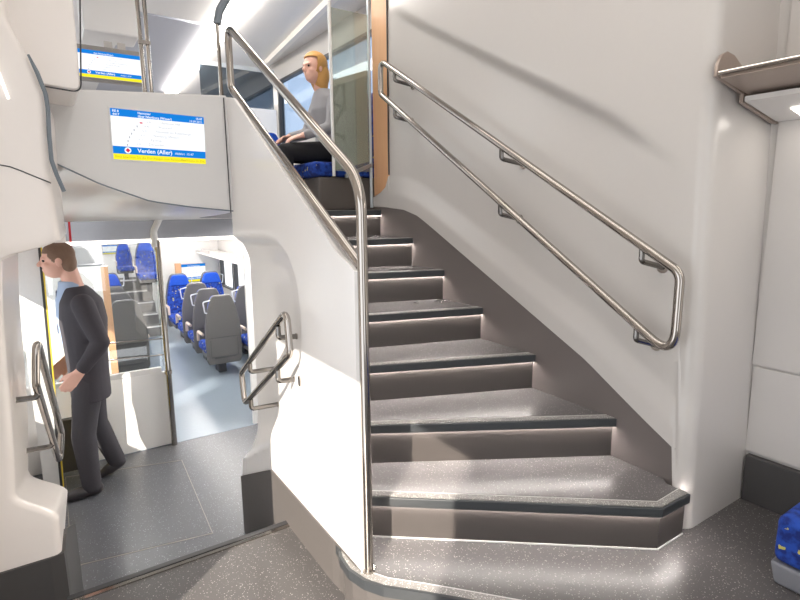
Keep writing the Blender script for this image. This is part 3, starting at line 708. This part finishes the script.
for y, z in ((2.27, .895), (2.72, .615), (2.30, .68), (2.74, .40)):
    bracket(pr, PR, (X, y, z), (guard_x(y, z-.06)-.007, y+.0, z-.06), (1, 0, 0), .014)
pq = empty('passage_handrail', (-.06, 2.9, .6)); tag(pq, 'steel handrail loop in the beige recess left of the walking man', 'handrail'); PQ = (-.06, 2.9, .6)
MB(PQ).tube(fillet([(-.078, 2.60, .915), (-.100, 2.62, .705), (-.064, 3.18, .10), (-.040, 3.18, .275)], .035, True, 8), .0155, 16, True).build('rail', STEEL, pq, smooth=True)
for y, z, x in ((2.66, .69, -.10), (3.0, .33, -.08)):
    bracket(pq, PQ, (x, y, z), (left_x(y, z-.05)+.002, y, z-.05), (-1, 0, 0), .014)

# ------------------------------------------------------------------ upper deck
struct(MB().box((-.4, -2.6, 3.3), (2.74, 5.98, 3.36)).box((-.4, 5.98, 3.3), (.9, 10.6, 3.36)).box((1.9, 5.98, 3.3), (2.74, 10.6, 3.36)).build('ceiling', CEIL))
struct(MB().prism([(.9, 5.98, 3.296), (1.9, 6.10, 3.296), (1.9, 10.6, 3.296), (.9, 10.6, 3.296)], (0, 0, .06)).build('ceiling_panel', CEILG))
struct(MB().box((-.4, 10.5, 1.4), (2.74, 10.56, 3.36)).build('wall_upper_end', mat('upper_end', (.56, .57, .60), .4)))
o = MB().prism([(1.55, 3.6, 3.225), (1.73, 3.6, 3.225), (1.985, 9.6, 3.225), (1.835, 9.6, 3.225)], (0, 0, .074)).build('ceiling_lamp', LAMPU); tag(o, 'long glowing ceiling light strip on the upper deck above the bulkhead', 'lamp')
struct(MB().prism([(2.18, 3.2, 3.24), (2.24, 3.2, 3.24), (2.66, 7.2, 3.24), (2.60, 7.2, 3.24)], (0, 0, .06)).build('trim_11', mat('trim_cream', (.86, .82, .76), .35)))
for i, x in enumerate((.55, 1.55)):
    o = MB().box((x-.11, -2.4, 3.284), (x+.11, 2.9, 3.298)).build('ceiling_lamp', FILLV); tag(o, 'unseen ceiling light strip added over the entrance vestibule, %s one' % ('door side', 'stair side')[i], 'lamp')  # not in view, added as light for the vestibule
d4 = display((.60, 5.3, 2.615), .47, .215, False); tag(d4, 'smaller information screen hanging on the upper deck behind the bulkhead', 'information screen')
MB().box((-.27, .012, -.135), (.27, .06, .15)).build('housing', FRAME, d4, bevel=.01)
for x in (.0, .10): MB().box((x-.03, .02, .15), (x+.03, .05, .20)).build('mount', mat('mount_grey', (.5, .47, .44), .4), d4)
o = MB().box((.42, 5.25, 2.86), (.84, 5.6, 3.295)).build('equipment_box', CEIL, bevel=.02); tag(o, 'white ceiling box the small upper screen hangs from', 'box')
gs = empty('door_pole', (.545, 3.35, 1.4)); tag(gs, 'pair of thin steel poles rising behind the bulkhead to the ceiling', 'pole')
MB((.545, 3.35, 1.4)).tube([(.537, 3.35, 1.47), (.537, 3.35, 3.3)], .011).build('pole', STEEL, gs)
MB((.545, 3.35, 1.4)).tube([(.572, 3.35, 1.47), (.572, 3.35, 3.3)], .011).build('pole', STEEL, gs)
MB((.545, 3.35, 1.4)).box((.525, 3.335, 2.31), (.585, 3.365, 2.33)).build('clamp', STEEL, gs)
up_ = empty('corner_pole', (.885, 3.09, 2.0)); tag(up_, 'thin steel pole at the corner of bulkhead and stair guard', 'pole')
MB((.885, 3.09, 2.0)).tube([(.882, 3.09, 2.03), (.882, 3.09, 2.40)], .010).build('pole', STEEL, up_)
MB((.885, 3.09, 2.0)).tube([(.882, 3.09, 2.40), (.90, 3.09, 2.47), (.99, 3.09, 2.62), (1.08, 3.09, 2.75)], .022, 10).build('arm', GASK, up_)
# glass draught screen at the head of the stairs
dg_ = empty('draught_screen', (2.02, 3.75, 1.4)); tag(dg_, 'greenish glass draught screen between the seated woman and wood panel', 'glass screen'); DG = (2.02, 3.75, 1.4)
MB(DG).box((1.885, 3.745, 1.70), (2.21, 3.753, 2.86)).build('pane', GLASSG, dg_)
MB(DG).tube([(1.885, 3.749, 1.66), (1.885, 3.749, 2.90)], .012, 12).build('edge_profile', mat('profile_pale', (.80, .81, .80), .3, .4), dg_)
MB(DG).tube([(2.215, 3.749, 1.42), (2.215, 3.749, 3.29)], .012, 12).build('wall_profile', mat('profile_blue', (.62, .68, .72), .3, .5), dg_)
MB(DG).prism([(1.895, 3.76, 2.36), (2.205, 3.76, 2.47), (2.205, 3.76, 2.43), (1.895, 3.76, 2.31)], (0, .02, 0)).build('cross_bar', mat('trim_cream2', (.80, .76, .68), .4), dg_)
MB(DG).prism([(1.895, 3.765, 2.31), (2.205, 3.765, 2.43), (2.205, 3.765, 1.78), (1.895, 3.765, 1.70)], (0, .015, 0)).build('lower_sheet', REFLG, dg_)  # reflection in the glass, laid in as a darker green sheet
MB(DG).prism([(1.97, 3.735, 1.675), (2.20, 3.735, 1.765), (2.20, 3.735, 1.735), (1.97, 3.735, 1.645)], (0, -.02, 0)).build('lower_bar', mat('bar_grey', (.30, .31, .32), .3, .7), dg_)
# glass partition further back, its dark reflection put into the pane colour
dp = empty('dark_partition', (2.2, 7.0, 1.4)); tag(dp, 'glass partition with its dark reflection painted in on the upper deck between the handrails', 'partition'); DP = (2.2, 7.0, 1.4)
MB(DP).box((1.75, 6.995, 2.69), (2.67, 7.005, 3.14)).build('pane', GLASSD, dp)
MB(DP).box((1.73, 6.98, 3.14), (2.69, 7.02, 3.19)).build('top_profile', mat('profile_mid', (.62, .66, .70), .3, .4), dp)
MB(DP).box((1.73, 6.98, 1.40), (2.69, 7.02, 2.69)).build('lower_sheet', GUARD, dp)
# longitudinal seat carrying the woman
ls = empty('side_seat', (2.1, 4.25, 1.4)); tag(ls, 'blue upper deck side seat under the seated woman', 'seat'); LS = (2.1, 4.25, 1.4)
MB(LS).box((1.80, 3.84, 1.40), (2.50, 4.75, 1.66)).build('seat_base', TAUPE, ls, bevel=.02)
MB(LS).box((1.76, 3.84, 1.662), (2.40, 4.75, 1.775)).build('seat_cushion', MOQ, ls, bevel=.03, seg=3)
MB(LS).box((2.30, 3.84, 1.775), (2.44, 4.75, 2.34)).build('backrest', MOQ, ls, bevel=.04, seg=3)
o = put(2.02, 5.55, 'dark blue upper deck seat in front of the seated woman', 'upper deck seats', pi, 1.4, .80)
o = put(1.45, 5.9, 'upper deck seat low behind the lower stair handrail', 'upper deck seats', pi, 1.4, .70); 
for c in list(o.children): bpy.data.objects.remove(c)
bpy.data.objects.remove(o)

# ------------------------------------------------------------------ people
def limb(mb, pts, radii, n=14, flat=None):
    """tapered closed tube through joints; flat=(fx, fy) squeezes the section"""
    P = [Vector(p) for p in pts]; Q, R = [], []
    for i in range(len(P)-1):
        for k in range(6):
            t = k/6; Q.append(P[i].lerp(P[i+1], t)); R.append(lerp(radii[i], radii[i+1], t*t*(3-2*t)))
    Q.append(P[-1]); R.append(radii[-1])
    mb.tube(Q, R, n); mb.ball(P[0], radii[0], 12, 8); mb.ball(P[-1], radii[-1], 12, 8); return mb
def stack(mb, secs, n=24):
    """torso from ellipses: (centre, rx, ry)"""
    vs = []; N = len(secs)
    for c, rx, ry in secs: vs += [(c[0]+rx*cos(2*pi*k/n), c[1]+ry*sin(2*pi*k/n), c[2]) for k in range(n)]
    fs = [(i*n+k, i*n+(k+1) % n, (i+1)*n+(k+1) % n, (i+1)*n+k) for i in range(N-1) for k in range(n)]
    return mb.add(vs, fs + [tuple(range(n))[::-1], tuple((N-1)*n+k for k in range(n))])
def melt(mb, name, material, parent, vox, smooth=4):
    o = mb.build(name, material, parent)
    r = o.modifiers.new('r', 'REMESH'); r.mode = 'VOXEL'; r.voxel_size = vox
    s = o.modifiers.new('s', 'SMOOTH'); s.iterations = smooth; s.factor = .5
    return bake(o)
def head(mb, c, s=1., yaw=pi):
    """skull, jaw, nose, brow, ears; the face looks along yaw"""
    c = Vector(c); M = Matrix.Rotation(yaw, 3, 'Z')
    P = lambda x, y, z: c + M @ Vector((x*s, y*s, z*s))
    def eb(p, r):
        q = MB(); q.ball((0, 0, 0), tuple(v*s for v in r), 18, 12); mb.add([M @ v + P(*p) for v in q.v], q.f)
    eb((-.01, 0, .035), (.098, .076, .088)); eb((.022, 0, -.035), (.070, .058, .085)); eb((.048, 0, -.082), (.036, .036, .026))
    eb((.078, 0, .022), (.020, .052, .014))                                   # brow
    mb.tube([P(.088, 0, .012), P(.112, 0, -.022)], [.008*s, .014*s], 10); mb.ball(P(.110, 0, -.024), .0135*s, 10, 8)
    eb((.080, 0, -.056), (.016, .024, .007)); eb((.079, 0, -.066), (.015, .021, .007))   # lips
    for q in (-1, 1):
        eb((.060, q*.036, -.025), (.026, .020, .020)); eb((-.005, q*.078, -.005), (.018, .010, .032))
    return P
def hand(mb, w, d, palm, s=1., curl=.6):
    """palm plus four fingers and a thumb from wrist w along d; palm is the normal the fingers curl to"""
    w = Vector(w); d = Vector(d).normalized(); pn = Vector(palm).normalized(); side = d.cross(pn).normalized()
    for q in range(4):
        o = (q-1.5)*.0195*s; b = w + side*(o*.7); k = b + d*.088*s + side*(o*.3)
        limb(mb, [w + side*o*.5, k], [.017*s, .0115*s], 8)
        L = (.062, .072, .068, .052)[q]*s; p = k; a = .25
        pts = [p]
        for j in range(3):
            p = p + (d*cos(a) + pn*sin(a))*L*(.45, .32, .23)[j]; pts.append(p); a += curl*(.8+.12*q)
        limb(mb, pts, [.0105*s, .0095*s, .0088*s, .0075*s], 8)
    t0 = w + d*.025*s - side*.018*s; t1 = t0 + d*.04*s - side*.03*s + pn*.015*s; t2 = t1 + d*.035*s - side*.004*s + pn*.014*s
    limb(mb, [t0, t1, t2], [.016*s, .012*s, .009*s], 8)
def face_bits(P, root, s, off):
    for q in (-1, 1):
        e = MB(off); e.ball(P(.081, q*.031, .006), .0085*s, 10, 8); e.build('eye', EYE, root, smooth=True)

# --- the walking man
MO = (.11, 4.28, -.6); man = empty('person', MO); tag(man, 'man in a dark suit walking left through the lower passage', 'person')
b = MB(MO)
P = head(b, (.045, 4.26, 1.085), .98, pi)
limb(b, [(.10, 4.27, 1.02), (.125, 4.28, .88)], [.058, .064])
stack(b, [((.15, 4.28, .22), .10, .15), ((.15, 4.28, .34), .105, .165), ((.145, 4.28, .52), .10, .15), ((.15, 4.28, .70), .115, .175), ((.145, 4.28, .83), .10, .17), ((.13, 4.28, .90), .06, .09)])
armL = [(.155, 4.085, .80), (.235, 4.045, .53), (.11, 4.035, .37)]; armR = [(.155, 4.475, .80), (.20, 4.52, .52), (.06, 4.51, .36)]
for A in (armL, armR):
    limb(b, A, [.05, .042, .03]); w = Vector(A[2]); dd = (w-Vector(A[1])).normalized(); dd = (dd + Vector((-.25, 0, -.15))).normalized()
    limb(b, [w, w+dd*.03], [.028, .026]); hand(b, w+dd*.02, dd, (-.2, (.9 if A is armL else -.9), -.4), 1.06, .55)
legL = [(.14, 4.19, .26), (.075, 4.17, -.15), (.085, 4.17, -.51)]; legR = [(.155, 4.37, .26), (.17, 4.39, -.15), (.285, 4.41, -.47)]
for A in (legL, legR): limb(b, A, [.085, .058, .042])
limb(b, [(.095, 4.17, -.53), (-.02, 4.17, -.565)], [.026, .02]); limb(b, [(.28, 4.41, -.49), (.20, 4.41, -.56)], [.026, .02])
melt(b, 'body', SKIN, man, .0065, 3); face_bits(P, man, .98, MO)
j = MB(MO)
stack(j, [((.155, 4.28, .10), .128, .195), ((.155, 4.28, .25), .128, .19), ((.155, 4.28, .45), .135, .18), ((.157, 4.28, .66), .152, .20), ((.155, 4.28, .80), .135, .195), ((.14, 4.28, .87), .095, .13), ((.125, 4.28, .905), .075, .085)])
for A in (armL, armR): limb(j, [A[0], A[1], Vector(A[1]).lerp(Vector(A[2]), .93)], [.072, .06, .047])
jk = melt(j, 'jacket', SUIT, man, .011, 3)
t = MB(MO)
stack(t, [((.15, 4.28, .16), .11, .16), ((.15, 4.28, .34), .115, .17)])
limb(t, [(.14, 4.19, .24), legL[1], (.09, 4.17, -.53)], [.10, .078, .064]); limb(t, [(.155, 4.37, .24), legR[1], (.275, 4.405, -.48)], [.10, .078, .064])
melt(t, 'trousers', TROU, man, .011, 4)
sh = MB(MO)
stack(sh, [((.118, 4.28, .50), .108, .07), ((.112, 4.28, .68), .118, .085), ((.11, 4.28, .82), .105, .08), ((.105, 4.28, .915), .074, .072), ((.10, 4.28, .945), .068, .066)])
melt(sh, 'shirt', SHIRT, man, .009, 2)
MB(MO).prism([(.022, 4.265, .88), (.022, 4.295, .88), (.004, 4.305, .62), (.004, 4.28, .58), (.004, 4.255, .62)], (-.008, 0, 0)).build('tie', mat('tie_dark', (.10, .12, .20), .7), man, bevel=.003)
for name, hp, tp in (('shoe', (.12, 4.17, -.555), (-.09, 4.165, -.572)), ('shoe', (.30, 4.41, -.50), (.16, 4.41, -.575))):
    q = MB(MO); limb(q, [hp, Vector(hp).lerp(Vector(tp), .5), tp], [.043, .045, .03]); so = melt(q, name, SHOE, man, .008, 3)
    mz = min((v.co.z for v in so.data.vertices))
    for v in so.data.vertices:
        if v.co.z < .012 and name == 'shoe' and hp[0] < .2: v.co.z = max(v.co.z, .0)
hm = MB(MO); C0 = Vector((.045, 4.26, 1.083))
q = MB(); q.ball((.0, 0, 0), (.099, .081, .088), 22, 14)
keep = MB()
for v in q.v: v += C0 + Vector((.012, 0, .045))
hm.add(q.v, q.f); qb = MB(); qb.ball(C0 + Vector((.062, 0, -.01)), (.052, .077, .08), 18, 12); hm.add(qb.v, qb.f)
ho = hm.build('hair', HAIRM, man)
r = ho.modifiers.new('r', 'REMESH'); r.mode = 'VOXEL'; r.voxel_size = .008; bake(ho)
bm = bmesh.new(); bm.from_mesh(ho.data)      # open the hair over the face
kill = [v for v in bm.verts if (v.co.x + MO[0]) < .045 - .055 + .9*max(0, (1.115 - (v.co.z+MO[2])))*.9 and (v.co.z+MO[2]) < 1.135]
bmesh.ops.delete(bm, geom=kill, context='VERTS'); bm.to_mesh(ho.data); bm.free()
sdf = ho.modifiers.new('s', 'SOLIDIFY'); sdf.thickness = .006

# --- the seated woman
WO = (2.0, 4.2, 1.78); wm = empty('person', WO); tag(wm, 'blond woman in a grey top sitting sideways on the upper deck', 'person')
b = MB(WO); P = head(b, (1.955, 4.19, 2.535), .98, pi + .25)
limb(b, [(1.985, 4.2, 2.47), (2.02, 4.2, 2.34)], [.045, .05])
stack(b, [((2.10, 4.2, 1.80), .12, .17), ((2.10, 4.2, 1.92), .115, .165), ((2.08, 4.2, 2.06), .09, .13), ((2.06, 4.2, 2.22), .105, .155), ((2.05, 4.2, 2.31), .085, .15), ((2.03, 4.2, 2.38), .05, .06)])
aL = [(2.055, 4.03, 2.28), (1.98, 3.97, 2.05), (1.78, 4.06, 1.99)]; aR = [(2.055, 4.37, 2.28), (1.97, 4.42, 2.05), (1.76, 4.32, 2.0)]
for A, s in ((aL, 1), (aR, -1)):
    limb(b, A, [.043, .035, .025]); w = Vector(A[2]); dd = (w-Vector(A[1])).normalized(); hand(b, w, dd, (-.1, s*.4, -.9), .95, .5)
for s in (-1, 1): limb(b, [(2.06, 4.2+s*.085, 1.87), (1.64, 4.2+s*.10, 1.86), (1.62, 4.2+s*.10, 1.48)], [.08, .056, .04]); limb(b, [(1.63, 4.2+s*.10, 1.45), (1.53, 4.2+s*.10, 1.43)], [.035, .026])
melt(b, 'body', SKIN, wm, .0065, 3); face_bits(P, wm, .98, WO)
k = MB(WO); stack(k, [((2.10, 4.2, 1.86), .13, .185), ((2.10, 4.2, 1.94), .128, .18), ((2.08, 4.2, 2.07), .11, .155), ((2.06, 4.2, 2.22), .125, .175), ((2.05, 4.2, 2.31), .10, .165), ((2.03, 4.2, 2.385), .062, .075)])
for A in (aL, aR): limb(k, [A[0], A[1], Vector(A[1]).lerp(Vector(A[2]), .85)], [.06, .05, .038])
melt(k, 'sweater', KNIT, wm, .010, 3)
t = MB(WO); stack(t, [((2.09, 4.2, 1.785), .13, .19), ((2.09, 4.2, 1.90), .135, .19)])
for s in (-1, 1): limb(t, [(2.06, 4.2+s*.085, 1.87), (1.64, 4.2+s*.10, 1.865), (1.62, 4.2+s*.10, 1.50)], [.095, .07, .055])
melt(t, 'trousers', BLACK, wm, .010, 3)
for s in (-1, 1):
    q = MB(WO); limb(q, [(1.645, 4.2+s*.10, 1.445), (1.50, 4.2+s*.10, 1.428)], [.042, .028]); melt(q, 'shoe', SHOE, wm, .008, 2)
hb = MB(WO); Mh = Matrix.Rotation(.25, 3, 'Z')
q = MB(); q.ball((.015, 0, .04), (.108, .092, .098), 22, 14); q.ball((.055, 0, -.05), (.072, .096, .12), 20, 12); q.ball((.06, 0, -.12), (.05, .085, .06), 16, 10)
hb.add([Mh @ v + Vector((1.955, 4.19, 2.535)) for v in q.v], q.f)
ho = hb.build('hair', HAIRF, wm); r = ho.modifiers.new('r', 'REMESH'); r.mode = 'VOXEL'; r.voxel_size = .008; s_ = ho.modifiers.new('s', 'SMOOTH'); s_.iterations = 3; bake(ho)
bm = bmesh.new(); bm.from_mesh(ho.data)
kill = []
for v in bm.verts:
    l = Mh.inverted() @ (v.co + Vector(WO) - Vector((1.955, 4.19, 2.535)))
    if l.x < -.03 and l.z < .075: kill.append(v)
bmesh.ops.delete(bm, geom=kill, context='VERTS'); bm.to_mesh(ho.data); bm.free()
sdf = ho.modifiers.new('s', 'SOLIDIFY'); sdf.thickness = .006

# ------------------------------------------------------------------ light
W = bpy.data.worlds.new('World'); S.world = W; W.use_nodes = True
bg = W.node_tree.nodes['Background']; bg.inputs[0].default_value = (.93, .96, 1.0, 1); bg.inputs[1].default_value = 2.1
sl = bpy.data.lights.new('sun', 'SUN'); sl.energy = 9.0; sl.angle = radians(.6); sl.color = (1, .90, .78)
so = bpy.data.objects.new('sun', sl); COL.objects.link(so)
so.rotation_euler = Vector((.78, .627, -.63)).to_track_quat('-Z', 'Y').to_euler(); so.location = (-3, -2, 4)

# ------------------------------------------------------------------ camera
cd = bpy.data.cameras.new('camera'); co = bpy.data.objects.new('camera', cd); COL.objects.link(co); S.camera = co
cd.sensor_fit = 'HORIZONTAL'; cd.sensor_width = 36; cd.lens = 530/800*36; cd.clip_start = .02
p_, y_, r_ = radians(10), radians(33.5), radians(.5)
F = Vector((sin(y_)*cos(p_), cos(y_)*cos(p_), -sin(p_))); Rr = Vector((cos(y_), -sin(y_), 0)); U = Rr.cross(F)
R_ = Rr*cos(r_) - U*sin(r_); U_ = Rr*sin(r_) + U*cos(r_)
co.matrix_world = Matrix(((R_.x, U_.x, -F.x, 0), (R_.y, U_.y, -F.y, 0), (R_.z, U_.z, -F.z, 1.426), (0, 0, 0, 1)))
vs_ = S.view_settings; vs_.view_transform = 'Standard'; vs_.look = 'None'; vs_.gamma = 1; vs_.use_curve_mapping = False; vs_.exposure = .12
S.cycles.use_denoising = True; S.cycles.max_bounces = 10; S.cycles.diffuse_bounces = 6; S.cycles.transparent_max_bounces = 16; S.cycles.sample_clamp_indirect = 6
